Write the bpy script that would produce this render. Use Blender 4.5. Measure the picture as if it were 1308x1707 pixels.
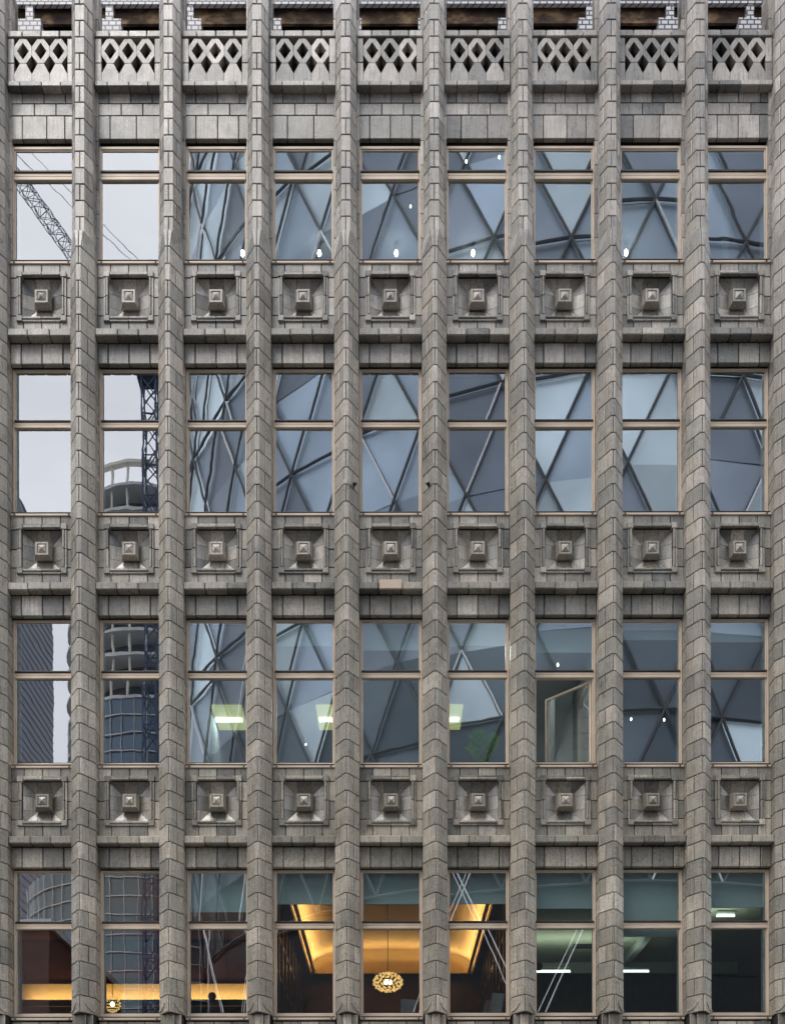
import bpy, math, random
from mathutils import Vector, Matrix
rnd = random.Random(11)
R = math.radians
S = bpy.context.scene
for o in list(bpy.data.objects): bpy.data.objects.remove(o)

# ------------------------------------------------------------ camera
CAMD, EYE, F, HOR = 16.0, 1.6, 1808.0, 2080.0
cam = bpy.data.cameras.new('camera'); co = bpy.data.objects.new('camera', cam); S.collection.objects.link(co)
co.location = (0, -CAMD, EYE); co.rotation_mode = 'XYZ'; co.rotation_euler = (R(90), R(0.10), 0)
cam.sensor_fit = 'HORIZONTAL'; cam.sensor_width = 36; cam.lens = F / 1308 * 36
cam.shift_y = (HOR - 853.5) / 1308; cam.shift_x = (654 - 651) / 1308 - 0.0016
cam.clip_end = 3000; cam.clip_start = 0.1
S.camera = co

# ------------------------------------------------------------ world and sun (overcast)
SUN_EL, SUN_AZ = R(58), R(205)
w = bpy.data.worlds.new("World"); S.world = w; w.use_nodes = True
nt = w.node_tree; nt.nodes.clear()
def wn(t, **k):
    n = nt.nodes.new(t)
    for a, b in k.items(): setattr(n, a, b)
    return n
sky = wn('ShaderNodeTexSky', sky_type='NISHITA', sun_disc=False, sun_elevation=SUN_EL, sun_rotation=SUN_AZ, dust_density=3.0, air_density=1.5)
tc = wn('ShaderNodeTexCoord'); mp = wn('ShaderNodeMapping'); mp.inputs['Scale'].default_value = (1, 1, 2.6)
nz = wn('ShaderNodeTexNoise'); nz.inputs['Scale'].default_value = 2.3; nz.inputs['Detail'].default_value = 5
rp = wn('ShaderNodeValToRGB'); rp.color_ramp.elements[0].position = .3; rp.color_ramp.elements[0].color = (7.0, 7.2, 7.9, 1)
rp.color_ramp.elements[1].position = .72; rp.color_ramp.elements[1].color = (11.8, 11.8, 12.2, 1)
mx = wn('ShaderNodeMix', data_type='RGBA'); mx.inputs['Factor'].default_value = .92
bg = wn('ShaderNodeBackground'); bg.inputs['Strength'].default_value = 0.105
wo = wn('ShaderNodeOutputWorld'); L = nt.links.new
L(tc.outputs['Generated'], mp.inputs['Vector']); L(mp.outputs[0], nz.inputs['Vector']); L(nz.outputs['Fac'], rp.inputs['Fac'])
L(sky.outputs[0], mx.inputs[6]); L(rp.outputs['Color'], mx.inputs[7]); L(mx.outputs[2], bg.inputs['Color']); L(bg.outputs[0], wo.inputs['Surface'])
sl = bpy.data.lights.new('sun', 'SUN'); sl.energy = 0.8; sl.angle = R(25); sl.color = (1, .96, .9)
so = bpy.data.objects.new('sun', sl); S.collection.objects.link(so)
# from high up in front of the facade, a little to the left
d = Vector((0.35, 0.62, -1.15)); so.rotation_euler = d.to_track_quat('-Z', 'Y').to_euler(); so.location = (-20, -30, 60)
sky.sun_rotation = math.atan2(-d.x, -d.y)
S.view_settings.view_transform = 'Standard'; S.view_settings.look = 'None'; S.view_settings.gamma = 1
S.view_settings.exposure = 1.1
S.cycles.max_bounces = 8; S.cycles.transparent_max_bounces = 12; S.cycles.glossy_bounces = 4; S.cycles.diffuse_bounces = 3
S.cycles.sample_clamp_indirect = 4; S.cycles.use_denoising = True

# ------------------------------------------------------------ materials
def mat(name):
    m = bpy.data.materials.new(name); m.use_nodes = True; n = m.node_tree; n.nodes.clear(); return m, n
def node(n, t, **k):
    x = n.nodes.new(t)
    for a, b in k.items(): setattr(x, a, b)
    return x
def ramp(n, stops, interp='LINEAR'):
    r = node(n, 'ShaderNodeValToRGB'); cr = r.color_ramp; cr.interpolation = interp
    while len(cr.elements) < len(stops): cr.elements.new(.5)
    for e, (p, c) in zip(cr.elements, stops):
        e.position = p; e.color = (c[0], c[1], c[2], 1) if hasattr(c, '__len__') else (c, c, c, 1)
    return r
def noise(n, scale, detail=3, vec=None, rough=.55, mapscale=None, off=None):
    x = node(n, 'ShaderNodeTexNoise'); x.inputs['Scale'].default_value = scale; x.inputs['Detail'].default_value = detail
    x.inputs['Roughness'].default_value = rough
    if mapscale:
        m = node(n, 'ShaderNodeMapping'); m.inputs['Scale'].default_value = mapscale
        n.links.new(vec, m.inputs['Vector']); vec = m.outputs[0]
    if off is not None:
        a = node(n, 'ShaderNodeVectorMath', operation='ADD'); n.links.new(vec, a.inputs[0]); n.links.new(off, a.inputs[1]); vec = a.outputs[0]
    if vec is not None: n.links.new(vec, x.inputs['Vector'])
    return x
def mul(n, a, b, fac=1.0, mode='MULTIPLY'):
    x = node(n, 'ShaderNodeMix', data_type='RGBA', blend_type=mode)
    if isinstance(fac, (int, float)): x.inputs['Factor'].default_value = fac
    else: n.links.new(fac, x.inputs['Factor'])
    for i, v in ((6, a), (7, b)):
        if isinstance(v, tuple): x.inputs[i].default_value = (*v, 1)
        else: n.links.new(v, x.inputs[i])
    return x.outputs[2]
def simple(name, col, rough=.6, metal=0.0, var=.12, vs=6.0, emit=None, es=0, bump=0, spec=.5):
    m, n = mat(name); b = node(n, 'ShaderNodeBsdfPrincipled'); o = node(n, 'ShaderNodeOutputMaterial')
    g = node(n, 'ShaderNodeNewGeometry'); z = noise(n, vs, 4, g.outputs['Position'])
    r = ramp(n, [(.3, 1 - var), (.7, 1 + var)]); n.links.new(z.outputs['Fac'], r.inputs['Fac'])
    n.links.new(mul(n, r.outputs['Color'], tuple(col)), b.inputs['Base Color'])
    b.inputs['Roughness'].default_value = rough; b.inputs['Metallic'].default_value = metal; b.inputs['Specular IOR Level'].default_value = spec
    if emit: b.inputs['Emission Color'].default_value = (*emit, 1); b.inputs['Emission Strength'].default_value = es
    if bump:
        bp = node(n, 'ShaderNodeBump'); bp.inputs['Strength'].default_value = bump; bp.inputs['Distance'].default_value = .01
        n.links.new(z.outputs['Fac'], bp.inputs['Height']); n.links.new(bp.outputs[0], b.inputs['Normal'])
    n.links.new(b.outputs[0], o.inputs['Surface']); return m

def faience(name, gloss=.25, lift=1.0):
    """old glazed stoneware slabs: each slab has its own shade (face attribute 'tile'), rain streaks, pitting"""
    m, n = mat(name); l = n.links.new
    b = node(n, 'ShaderNodeBsdfPrincipled'); o = node(n, 'ShaderNodeOutputMaterial')
    at = node(n, 'ShaderNodeAttribute', attribute_name='tile', attribute_type='GEOMETRY')
    sp = node(n, 'ShaderNodeSeparateXYZ'); l(at.outputs['Vector'], sp.inputs[0])
    g = node(n, 'ShaderNodeNewGeometry'); pos = g.outputs['Position']
    off = node(n, 'ShaderNodeVectorMath', operation='SCALE'); off.inputs['Scale'].default_value = 37.0; l(at.outputs['Vector'], off.inputs[0])
    base = ramp(n, [(0.0, (.13, .13, .120)), (.12, (.205, .20, .182)), (.34, (.275, .265, .238)), (.60, (.345, .325, .285)), (.82, (.42, .39, .343)), (1.0, (.56, .53, .48))])
    l(sp.outputs['X'], base.inputs['Fac'])
    # vertical streaks, different on every slab
    st = noise(n, 1.0, 5, pos, .62, (46, 46, 3.2), off.outputs[0])
    rs = ramp(n, [(.30, .42), (.46, .95), (.70, 1.30)]); l(st.outputs['Fac'], rs.inputs['Fac'])
    c = mul(n, base.outputs['Color'], rs.outputs['Color'], .85)
    # cloudy blue green bloom of the glaze
    bl = noise(n, 5.5, 5, pos, .65, None, off.outputs[0])
    rb = ramp(n, [(.50, 0), (.68, 1)]); l(bl.outputs['Fac'], rb.inputs['Fac'])
    ml = node(n, 'ShaderNodeMath', operation='MULTIPLY'); l(rb.outputs['Color'], ml.inputs[0]); l(sp.outputs['Y'], ml.inputs[1])
    c = mul(n, c, (.215, .245, .24), ml.outputs[0], 'MIX')
    # pitting and dirt specks, stronger low on the building
    pk = noise(n, 70, 4, pos, .75); sz = node(n, 'ShaderNodeSeparateXYZ'); l(pos, sz.inputs[0])
    mr = node(n, 'ShaderNodeMapRange'); mr.inputs['From Min'].default_value = 5; mr.inputs['From Max'].default_value = 16
    mr.inputs['To Min'].default_value = .95; mr.inputs['To Max'].default_value = .35; l(sz.outputs['Z'], mr.inputs['Value'])
    rk = ramp(n, [(.34, .22), (.49, .98), (.72, 1.28)]); l(pk.outputs['Fac'], rk.inputs['Fac'])
    c = mul(n, c, rk.outputs['Color'], mr.outputs[0])
    # large soot patches
    lg = noise(n, 1.1, 4, pos, .6); rl = ramp(n, [(.30, .55), (.6, 1.10)]); l(lg.outputs['Fac'], rl.inputs['Fac'])
    c = mul(n, c, rl.outputs['Color'], .8)
    # cooler, mauve tint on the rain washed top, browner below
    ct = ramp(n, [(0, (.96, .915, .83)), (.5, (.97, .935, .885)), (1, (1.0, .965, .975))])
    m2 = node(n, 'ShaderNodeMapRange'); m2.inputs['From Min'].default_value = 5; m2.inputs['From Max'].default_value = 19; l(sz.outputs['Z'], m2.inputs['Value']); l(m2.outputs[0], ct.inputs['Fac'])
    c = mul(n, c, ct.outputs['Color'])
    c = mul(n, c, (lift, lift, lift))
    l(c, b.inputs['Base Color'])
    rr = ramp(n, [(.3, gloss - .1), (.7, gloss + .22)]); l(bl.outputs['Fac'], rr.inputs['Fac']); l(rr.outputs['Color'], b.inputs['Roughness'])
    b.inputs['Specular IOR Level'].default_value = .95
    bp = node(n, 'ShaderNodeBump'); bp.inputs['Strength'].default_value = .35; bp.inputs['Distance'].default_value = .006
    ad = node(n, 'ShaderNodeMath', operation='ADD'); l(st.outputs['Fac'], ad.inputs[0]); l(pk.outputs['Fac'], ad.inputs[1]); l(ad.outputs[0], bp.inputs['Height'])
    l(bp.outputs[0], b.inputs['Normal']); l(b.outputs[0], o.inputs['Surface']); return m

M = {}
M['tile'] = faience('glazed stoneware')
M['grout'] = simple('old brown mortar', (.022, .016, .013), .95, var=.3, vs=9)
M['block'] = simple('new buff stone', (.50, .40, .31), .7, var=.08, vs=20)
M['frame'] = simple('champagne window metal', (.64, .53, .42), .42, .1, var=.1, vs=3)
M['framedark'] = simple('dark window gasket', (.035, .028, .024), .5, var=.2)
M['plaster'] = simple('pale plaster', (.50, .53, .53), .8, var=.05)
M['ceil'] = simple('office ceiling', (.42, .45, .47), .8, var=.05, vs=1.5)
M['wall_in'] = simple('office wall', (.24, .27, .29), .85, var=.15, vs=.8)
M['floor_in'] = simple('office carpet', (.08, .085, .10), .95)
M['blind'] = simple('grey green blind cloth', (.66, .72, .70), .9, var=.04, vs=2)
M['wood'] = simple('dark red wood', (.075, .020, .010), .38, var=.45, vs=2.5)
M['cove'] = simple('ochre cove plaster', (.62, .48, .28), .8, var=.05)
M['greenceil'] = simple('green white ceiling', (.40, .43, .35), .85, var=.04)
M['black'] = simple('black metal', (.012, .011, .012), .35, var=.1)
M['dark'] = simple('shade dark backing', (.030, .024, .022), .9, var=.4, vs=4)  # brown darkened to hold the shade behind grille and openings
M['white_tube'] = simple('lit tube', (.9, .95, .9), .5, emit=(.90, 1.0, .86), es=2.0, var=0)
M['spot'] = simple('lit bulb', (1, 1, 1), .5, emit=(1, .97, .88), es=14, var=0)
M['spotdim'] = simple('lit small bulb', (1, 1, 1), .5, emit=(1, .94, .80), es=3.5, var=0)
M['bead'] = simple('amber glass beads', (.75, .5, .2), .15, emit=(1, .58, .20), es=.55, var=.2, vs=30)
M['bulb'] = simple('warm lamp bulb', (1, .9, .7), .5, emit=(1, .78, .42), es=6.5, var=0)
M['leaf'] = simple('palm leaf', (.26, .56, .05), .45, var=.35, vs=18)
M['pot'] = simple('dark plant pot', (.02, .02, .022), .5)
M['greybd'] = simple('grey screen shell', (.52, .54, .60), .5, var=.1)
M['red'] = simple('red alarm shell', (.25, .03, .025), .4)
M['steel_blue'] = simple('blue painted steel', (.025, .05, .12), .5, var=.3)
M['steel_dark'] = simple('dark painted steel', (.03, .035, .045), .5, var=.3)
M['jib'] = simple('weathered blue grey jib', (.10, .14, .20), .6)
M['rust'] = simple('rust red steel', (.16, .035, .02), .6)
M['concrete'] = simple('pale concrete', (.60, .60, .60), .85, var=.15, vs=.6)
M['creamcol'] = simple('cream column', (.74, .71, .62), .7)
M['brown'] = None

def streaky_boards():
    m, n = mat('stained ochre boards'); l = n.links.new
    b = node(n, 'ShaderNodeBsdfPrincipled'); o = node(n, 'ShaderNodeOutputMaterial'); g = node(n, 'ShaderNodeNewGeometry')
    z = noise(n, 2.1, 5, g.outputs['Position'], .62, (1, 1, 2.0))
    r = ramp(n, [(.38, (.035, .022, .018)), (.50, (.09, .055, .035)), (.56, (.22, .14, .08)), (.68, (.46, .31, .16))]); l(z.outputs['Fac'], r.inputs['Fac'])
    l(r.outputs['Color'], b.inputs['Base Color']); b.inputs['Roughness'].default_value = .85; l(b.outputs[0], o.inputs['Surface']); return m
M['brown'] = streaky_boards()
def brickmat(name, c1, c2, mortar, bw, bh, ms=.012, rough=.35):
    m, n = mat(name); l = n.links.new
    b = node(n, 'ShaderNodeBsdfPrincipled'); o = node(n, 'ShaderNodeOutputMaterial'); g = node(n, 'ShaderNodeNewGeometry')
    s = node(n, 'ShaderNodeSeparateXYZ'); c = node(n, 'ShaderNodeCombineXYZ'); l(g.outputs['Position'], s.inputs[0])
    a = node(n, 'ShaderNodeMath', operation='ADD'); l(s.outputs['X'], a.inputs[0]); l(s.outputs['Y'], a.inputs[1])
    l(a.outputs[0], c.inputs['X']); l(s.outputs['Z'], c.inputs['Y'])
    t = node(n, 'ShaderNodeTexBrick'); l(c.outputs[0], t.inputs['Vector']); t.inputs['Scale'].default_value = 1
    t.inputs['Color1'].default_value = (*c1, 1); t.inputs['Color2'].default_value = (*c2, 1); t.inputs['Mortar'].default_value = (*mortar, 1)
    t.inputs['Brick Width'].default_value = bw; t.inputs['Row Height'].default_value = bh; t.inputs['Mortar Size'].default_value = ms
    l(t.outputs['Color'], b.inputs['Base Color']); b.inputs['Roughness'].default_value = rough; l(b.outputs[0], o.inputs['Surface']); return m
M['whitebrick'] = brickmat('white glazed brick', (.62, .63, .68), (.50, .51, .55), (.06, .05, .05), .115, .075)
M['redbrick'] = brickmat('brown brick', (.10, .035, .025), (.07, .03, .022), (.10, .09, .08), .22, .075, .01, .8)

def glassmat(name, refl, tint, wav):
    """window glass: partly mirrors the street, partly lets the room through"""
    m, n = mat(name); l = n.links.new; o = node(n, 'ShaderNodeOutputMaterial')
    tr = node(n, 'ShaderNodeBsdfTransparent'); tr.inputs['Color'].default_value = (*tint, 1)
    gl = node(n, 'ShaderNodeBsdfGlossy'); gl.inputs['Roughness'].default_value = 0.0; gl.inputs['Color'].default_value = (.95, .98, 1, 1)
    g = node(n, 'ShaderNodeNewGeometry'); z = noise(n, 1.6, 2, g.outputs['Position'], .45)
    bp = node(n, 'ShaderNodeBump'); bp.inputs['Strength'].default_value = wav; bp.inputs['Distance'].default_value = .02; l(z.outputs['Fac'], bp.inputs['Height'])
    l(bp.outputs[0], gl.inputs['Normal'])
    fr = node(n, 'ShaderNodeFresnel'); fr.inputs['IOR'].default_value = 1.5
    ad = node(n, 'ShaderNodeMath', operation='ADD'); ad.use_clamp = True; ad.inputs[1].default_value = refl; l(fr.outputs[0], ad.inputs[0])
    bf = node(n, 'ShaderNodeMath', operation='SUBTRACT'); bf.inputs[0].default_value = 1; l(g.outputs['Backfacing'], bf.inputs[1])
    fm = node(n, 'ShaderNodeMath', operation='MULTIPLY'); l(ad.outputs[0], fm.inputs[0]); l(bf.outputs[0], fm.inputs[1])   # only the street face mirrors
    ms = node(n, 'ShaderNodeMixShader'); l(fm.outputs[0], ms.inputs[0]); l(tr.outputs[0], ms.inputs[1]); l(gl.outputs[0], ms.inputs[2])
    l(ms.outputs[0], o.inputs['Surface']); return m
M['glass'] = glassmat('window glass', .31, (.82, .89, .90), .005)
M['glass_wavy'] = glassmat('old wavy window glass', .31, (.80, .88, .90), .022)

# ------------------------------------------------------------ mesh builder
class MB:
    def __init__(s): s.v = []; s.f = []; s.m = []; s.t = []
    def quad(s, idx, mi, t): s.f.append(idx); s.m.append(mi); s.t.append(t)
    def poly(s, pts, mi=0, t=(0, 0, 0)):
        k = len(s.v); s.v += pts; s.quad(list(range(k, k + len(pts))), mi, t)
    def box(s, x0, x1, y0, y1, z0, z1, mi=0, t=None, b=0.0):
        t = t or rt()
        if x1 < x0: x0, x1 = x1, x0
        if b <= 0:
            k = len(s.v)
            s.v += [(x0, y0, z0), (x1, y0, z0), (x1, y1, z0), (x0, y1, z0), (x0, y0, z1), (x1, y0, z1), (x1, y1, z1), (x0, y1, z1)]
            for q in ((3, 2, 1, 0), (4, 5, 6, 7), (0, 1, 5, 4), (1, 2, 6, 5), (2, 3, 7, 6), (3, 0, 4, 7)): s.quad([k + a for a in q], mi, t)
            return
        k = len(s.v); X = (x0, x1); Y = (y0, y1); Z = (z0, z1); sg = (1, -1); ix = {}
        for a in (0, 1):
            for c in (0, 1):
                for e in (0, 1):
                    for ax in range(3):
                        p = [X[a] + (b * sg[a] if ax != 0 else 0), Y[c] + (b * sg[c] if ax != 1 else 0), Z[e] + (b * sg[e] if ax != 2 else 0)]
                        ix[(a, c, e, ax)] = len(s.v); s.v.append(tuple(p))
        def q(*ids): s.quad([ix[i] for i in ids], mi, t)
        for a in (0, 1): q(*[(a, c, e, 0) for c, e in ((0, 0), (1, 0), (1, 1), (0, 1))])
        for c in (0, 1): q(*[(a, c, e, 1) for a, e in ((0, 0), (1, 0), (1, 1), (0, 1))])
        for e in (0, 1): q(*[(a, c, e, 2) for a, c in ((0, 0), (1, 0), (1, 1), (0, 1))])
        for c in (0, 1):
            for e in (0, 1): q((0, c, e, 1), (1, c, e, 1), (1, c, e, 2), (0, c, e, 2))
        for a in (0, 1):
            for e in (0, 1): q((a, 0, e, 0), (a, 1, e, 0), (a, 1, e, 2), (a, 0, e, 2))
        for a in (0, 1):
            for c in (0, 1): q((a, c, 0, 0), (a, c, 1, 0), (a, c, 1, 1), (a, c, 0, 1))
        for a in (0, 1):
            for c in (0, 1):
                for e in (0, 1): q((a, c, e, 0), (a, c, e, 1), (a, c, e, 2))
    def patch(s, lo, hi, z0, z1, mi=0, t=None, g=.0052, bv=.007, sb=.005, dp=.018):
        """slab whose plan is the polyline lo (at z0) / hi (at z1), seen from the left-hand... front side"""
        t = t or rt()
        def cols(P):
            P = [Vector((p[0], p[1])) for p in P]; n = len(P)
            sn = []
            for i in range(n - 1):
                dd = (P[i + 1] - P[i]).normalized(); sn.append(Vector((dd.y, -dd.x)))
            nn = [sn[0]] + [((sn[i - 1] + sn[i]) / (1 + sn[i - 1].dot(sn[i]))) for i in range(1, n - 1)] + [sn[-1]]
            d0 = (P[1] - P[0]).normalized(); d1 = (P[-2] - P[-1]).normalized()
            C = [(P[0] + d0 * g, nn[0], dp), (P[0] + d0 * g, nn[0], sb), (P[0] + d0 * (g + bv), nn[0], 0)]
            C += [(P[i], nn[i], 0) for i in range(1, n - 1)]
            C += [(P[-1] + d1 * (g + bv), nn[-1], 0), (P[-1] + d1 * g, nn[-1], sb), (P[-1] + d1 * g, nn[-1], dp)]
            return C
        A, B = cols(lo), cols(hi); rows = [(z0 + g, dp), (z0 + g, sb), (z0 + g + bv, 0), (z1 - g - bv, 0), (z1 - g, sb), (z1 - g, dp)]
        k = len(s.v); nc = len(A)
        for z, dr in rows:
            u = (z - z0) / (z1 - z0)
            for (pa, na, da), (pb, nb, db) in zip(A, B):
                p = pa.lerp(pb, u); nn = na.lerp(nb, u); dd = max(dr, da); q = p - nn * dd
                s.v.append((q.x, q.y, z))
        for r in range(5):
            for c in range(nc - 1):
                a = k + r * nc + c; s.quad([a, a + 1, a + nc + 1, a + nc], mi, t)
    def tube(s, a, b, r, seg=6, mi=0, t=None, r2=None):
        t = t or (.5, .5, .5); a = Vector(a); b = Vector(b); dd = b - a
        if dd.length < 1e-6: return
        q = dd.to_track_quat('Z', 'Y'); r2 = r if r2 is None else r2; k = len(s.v)
        for p, rr in ((a, r), (b, r2)):
            for i in range(seg):
                an = 2 * math.pi * (i + .5) / seg; s.v.append(tuple(p + q @ Vector((math.cos(an) * rr, math.sin(an) * rr, 0))))
        for i in range(seg):
            j = (i + 1) % seg; s.quad([k + i, k + j, k + seg + j, k + seg + i], mi, t)
        s.quad([k + i for i in reversed(range(seg))], mi, t); s.quad([k + seg + i for i in range(seg)], mi, t)
    def ball(s, c, rx, ry, rz, u=10, v=7, mi=0, t=(.5, .5, .5)):
        k = len(s.v); c = Vector(c)
        for j in range(1, v):
            th = math.pi * j / v
            for i in range(u):
                ph = 2 * math.pi * i / u; s.v.append((c.x + rx * math.sin(th) * math.cos(ph), c.y + ry * math.sin(th) * math.sin(ph), c.z + rz * math.cos(th)))
        top = len(s.v); s.v.append((c.x, c.y, c.z + rz)); bot = len(s.v); s.v.append((c.x, c.y, c.z - rz))
        for j in range(v - 2):
            for i in range(u):
                a = k + j * u + i; b = k + j * u + (i + 1) % u; s.quad([a, a + u, b + u, b], mi, t)
        for i in range(u):
            s.quad([top, k + i, k + (i + 1) % u], mi, t); e = k + (v - 2) * u; s.quad([bot, e + (i + 1) % u, e + i], mi, t)
    def lathe(s, c, prof, seg=16, mi=0, t=(.5, .5, .5), cap=True):
        k = len(s.v)
        for r, z in prof:
            for i in range(seg):
                a = 2 * math.pi * i / seg; s.v.append((c[0] + r * math.cos(a), c[1] + r * math.sin(a), c[2] + z))
        for j in range(len(prof) - 1):
            for i in range(seg):
                a = k + j * seg + i; b = k + j * seg + (i + 1) % seg; s.quad([a, b, b + seg, a + seg], mi, t)
        if not cap: return
        s.quad([k + i for i in reversed(range(seg))], mi, t); e = k + (len(prof) - 1) * seg; s.quad([e + i for i in range(seg)], mi, t)
    def prism(s, pts, y0, y1, mi=0, t=None, holes=None):
        """outline in x,z pushed from y0 (front) to y1"""
        t = t or rt(); n = len(pts); k = len(s.v)
        s.v += [(x, y0, z) for x, z in pts] + [(x, y1, z) for x, z in pts]
        s.quad([k + i for i in range(n)], mi, t); s.quad([k + n + i for i in reversed(range(n))], mi, t)
        for i in range(n):
            j = (i + 1) % n; s.quad([k + i, k + n + i, k + n + j, k + j], mi, t)
    def make(s, name, mats, parent=None, smooth=False, loc=None):
        me = bpy.data.meshes.new(name); me.from_pydata(s.v, [], s.f)
        for m in mats: me.materials.append(m)
        me.polygons.foreach_set('material_index', s.m)
        at = me.attributes.new('tile', 'FLOAT_VECTOR', 'FACE')
        at.data.foreach_set('vector', [c for t in s.t for c in t])
        if smooth: me.polygons.foreach_set('use_smooth', [True] * len(s.f))
        me.update()
        o = bpy.data.objects.new(name, me); S.collection.objects.link(o)
        if loc: o.location = loc
        if parent: o.parent = parent
        return o
def rt(): return (rnd.random(), rnd.random() ** 1.6, rnd.random())
def tag(o, label=None, cat=None, group=None, kind=None):
    for k, v in (('label', label), ('category', cat), ('group', group), ('kind', kind)):
        if v: o[k] = v
    return o
def empty(name, loc=(0, 0, 0), rz=0):
    o = bpy.data.objects.new(name, None); S.collection.objects.link(o); o.location = loc; o.rotation_euler = (0, 0, rz); o.empty_display_size = .2; return o
def fixn(o):   # consistent outward normals
    import bmesh
    bm = bmesh.new(); bm.from_mesh(o.data); bmesh.ops.recalc_face_normals(bm, faces=bm.faces); bm.to_mesh(o.data); bm.free(); return o
TG = [M['tile'], M['grout']]

# ------------------------------------------------------------ dimensions (metres)
P = 1.285                  # bay pitch
NB = 5                     # bays -4..4 in view, one more each side
HP = .178                  # half pier
HB = P / 2 - HP            # half clear bay
G0, FL = 5.086, 3.72      # lowest glass bottom, floor pitch
GB = [G0 + FL * i for i in range(4)]
GP = [5.11 + FL * i for i in range(4)]   # the same for the panels
YG = .12                   # glass plane
PLAN_B = [(-HP, .2), (-HP, -.14), (-.032, -.353), (.032, -.353), (HP, -.14), (HP, .2)]
UH = .151
PLAN_T = [(-UH, .2), (-UH, -.14), (-.064, -.275), (.064, -.275), (UH, -.14), (UH, .2)]
ZB, CH, ZT = 5.0, .2458, 5.0 + 45 * .2458
def X2(px, T): return (px - 650) * T / F
def Z2(py, T): return EYE + (HOR - py) * T / F

# ------------------------------------------------------------ ground
g = MB(); g.box(-700, 700, -900, 500, -.5, 0); tag(g.make('ground', [simple('asphalt ground', (.05, .05, .052), .9, var=.2, vs=2)]), kind='structure')
g = MB()
for i in range(24): g.box(-14.4 + i * 1.2, -13.21 + i * 1.2, -4.2, 2, .004, .13, b=.006)
tag(g.make('pavement', [simple('paving slabs', (.24, .235, .22), .85, var=.15, vs=3)]), kind='structure')

# ------------------------------------------------------------ the facade
bld = empty('office_building', (0, 0, 0))
tag(bld, 'grey glazed tile office building with tall pointed piers, deep set windows and pierced parapet', 'building')

def pier(ix):
    xc = (ix + .5) * P; m = MB()
    def sh(pl): return [(x + xc, y) for x, y in pl]
    def core(pl, z0, z1, ins=.013):
        pts = [(xc + x * (1 - ins / HP), y + (ins if y < .1 else 0)) for x, y in pl]; n = len(pts); k = len(m.v)
        m.v += [(x, y, z0) for x, y in pts] + [(x, y, z1) for x, y in pts]
        for i in range(n): j = (i + 1) % n; m.quad([k + i, k + j, k + n + j, k + n + i], 1, (.5, .5, .5))
        m.quad([k + n + i for i in range(n)], 1, (.5, .5, .5)); m.quad([k + i for i in reversed(range(n))], 1, (.5, .5, .5))
    def course(lo, hi, z0, z1, split, dark=False):
        def part(pl, which):
            a, b, c, d_, e, f_ = pl; mid = lambda p, q, u=.5: (p[0] + (q[0] - p[0]) * u, p[1] + (q[1] - p[1]) * u)
            top = mid(c, d_)
            if which == 'L': return [a, b, c, top]
            if which == 'R': return [top, d_, e, f_]
            if which == 'l': return [a, b, mid(b, c)]
            if which == 'm': return [mid(b, c), c, d_, mid(d_, e)]
            if which == 'r': return [mid(d_, e), e, f_]
        shade = rt()
        for wch in (('L', 'R') if split else ('l', 'm', 'r')):
            t = rt(); t = (.16 + .84 * (.72 * t[0] + .28 * shade[0]), t[1] * .8, t[2])
            if dark: t = (.18 + .2 * t[0], .6, t[2])  # facet tone lowered to offset the sky light on its slope
            # each slab stands a hair out of line with its neighbours
            dy = rnd.uniform(-.0018, .0018)
            f = lambda pl: [(x, y + dy) for x, y in part(sh(pl), wch)]
            m.patch(f(lo), f(hi), z0, z1, 0, t)
    for j in range(45):
        course(PLAN_B, PLAN_B, ZB + j * CH, ZB + (j + 1) * CH, j % 2 == 0)
    core(PLAN_B, ZB - .01, ZT)
    # the facet where the prow dies into the flat fronted upper pier
    course(PLAN_B, [(x * .93, y * (1 if abs(x) > .1 else .78)) if abs(x) > .1 else (x * 1.9, -.338) for x, y in PLAN_B], ZT, ZT + .262, True, True)
    z = ZT + .262; j = 0
    while z < 20.3:
        course(PLAN_T, PLAN_T, z, z + .2375, j % 2 == 0); z += .2375; j += 1
    core(PLAN_T, ZT, z); m.box(xc - .06, xc + .06, -.325, -.2, ZT + .02, ZT + .262, 0, b=.004)
    # sloped cap leaning back
    cap = [(x * .8, min(.2, y + .08)) for x, y in PLAN_T]
    course(PLAN_T, cap, z, z + .30, True); course(cap, cap, z + .30, z + .55, False); core(cap, z, z + .55)
    # fin running back over the roof
    m.box(xc - .10, xc + .10, .205, 1.0, 19.0, 19.9, 0, b=.01); m.box(xc - .098, xc + .098, .21, .6, 19.9, 20.6, 0, b=.01)
    # wall filling beside the slimmer upper pier
    for k in range(12):
        z0 = ZT + .1 + k * .36
        for sg in (-1, 1):
            a, b = xc + sg * (UH - .002), xc + sg * (HP + .012)
            m.box(min(a, b), max(a, b), .02, .2, z0, z0 + .352, 0, b=.003)
    # fluted foot
    for k in range(20):
        z1 = ZB - .005 - k * .36; z0 = max(z1 - .352, .0)
        if z1 < .05: break
        for a, b, yy in ((-.15, -.062, -.20), (-.058, .058, -.255), (.062, .15, -.20)):
            m.box(xc + a, xc + b, yy, .15, z0, z1, 0, b=.008)
    m.box(xc - .155, xc + .155, -.18, .16, .0, ZB - .02, 1)
    # carved curls at the foot of the prow
    for sg in (-1, 1):
        pts = []
        for k in range(7):
            u = k / 6; x = HP - .004 - u * .105; yy = -.145 - (HP - x) * (.213 / .146); pts.append((xc + sg * x, yy - .006, ZB + .045 + .10 * u ** 2.4))
        for k in range(6): m.tube(pts[k], pts[k + 1], .015 - .0016 * k, 7, 0, (.8, .2, .5), .015 - .0016 * (k + 1))
    o = m.make('pier', TG, bld); fixn(o); return o
for i in range(-NB - 1, NB + 1): pier(i)

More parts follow.
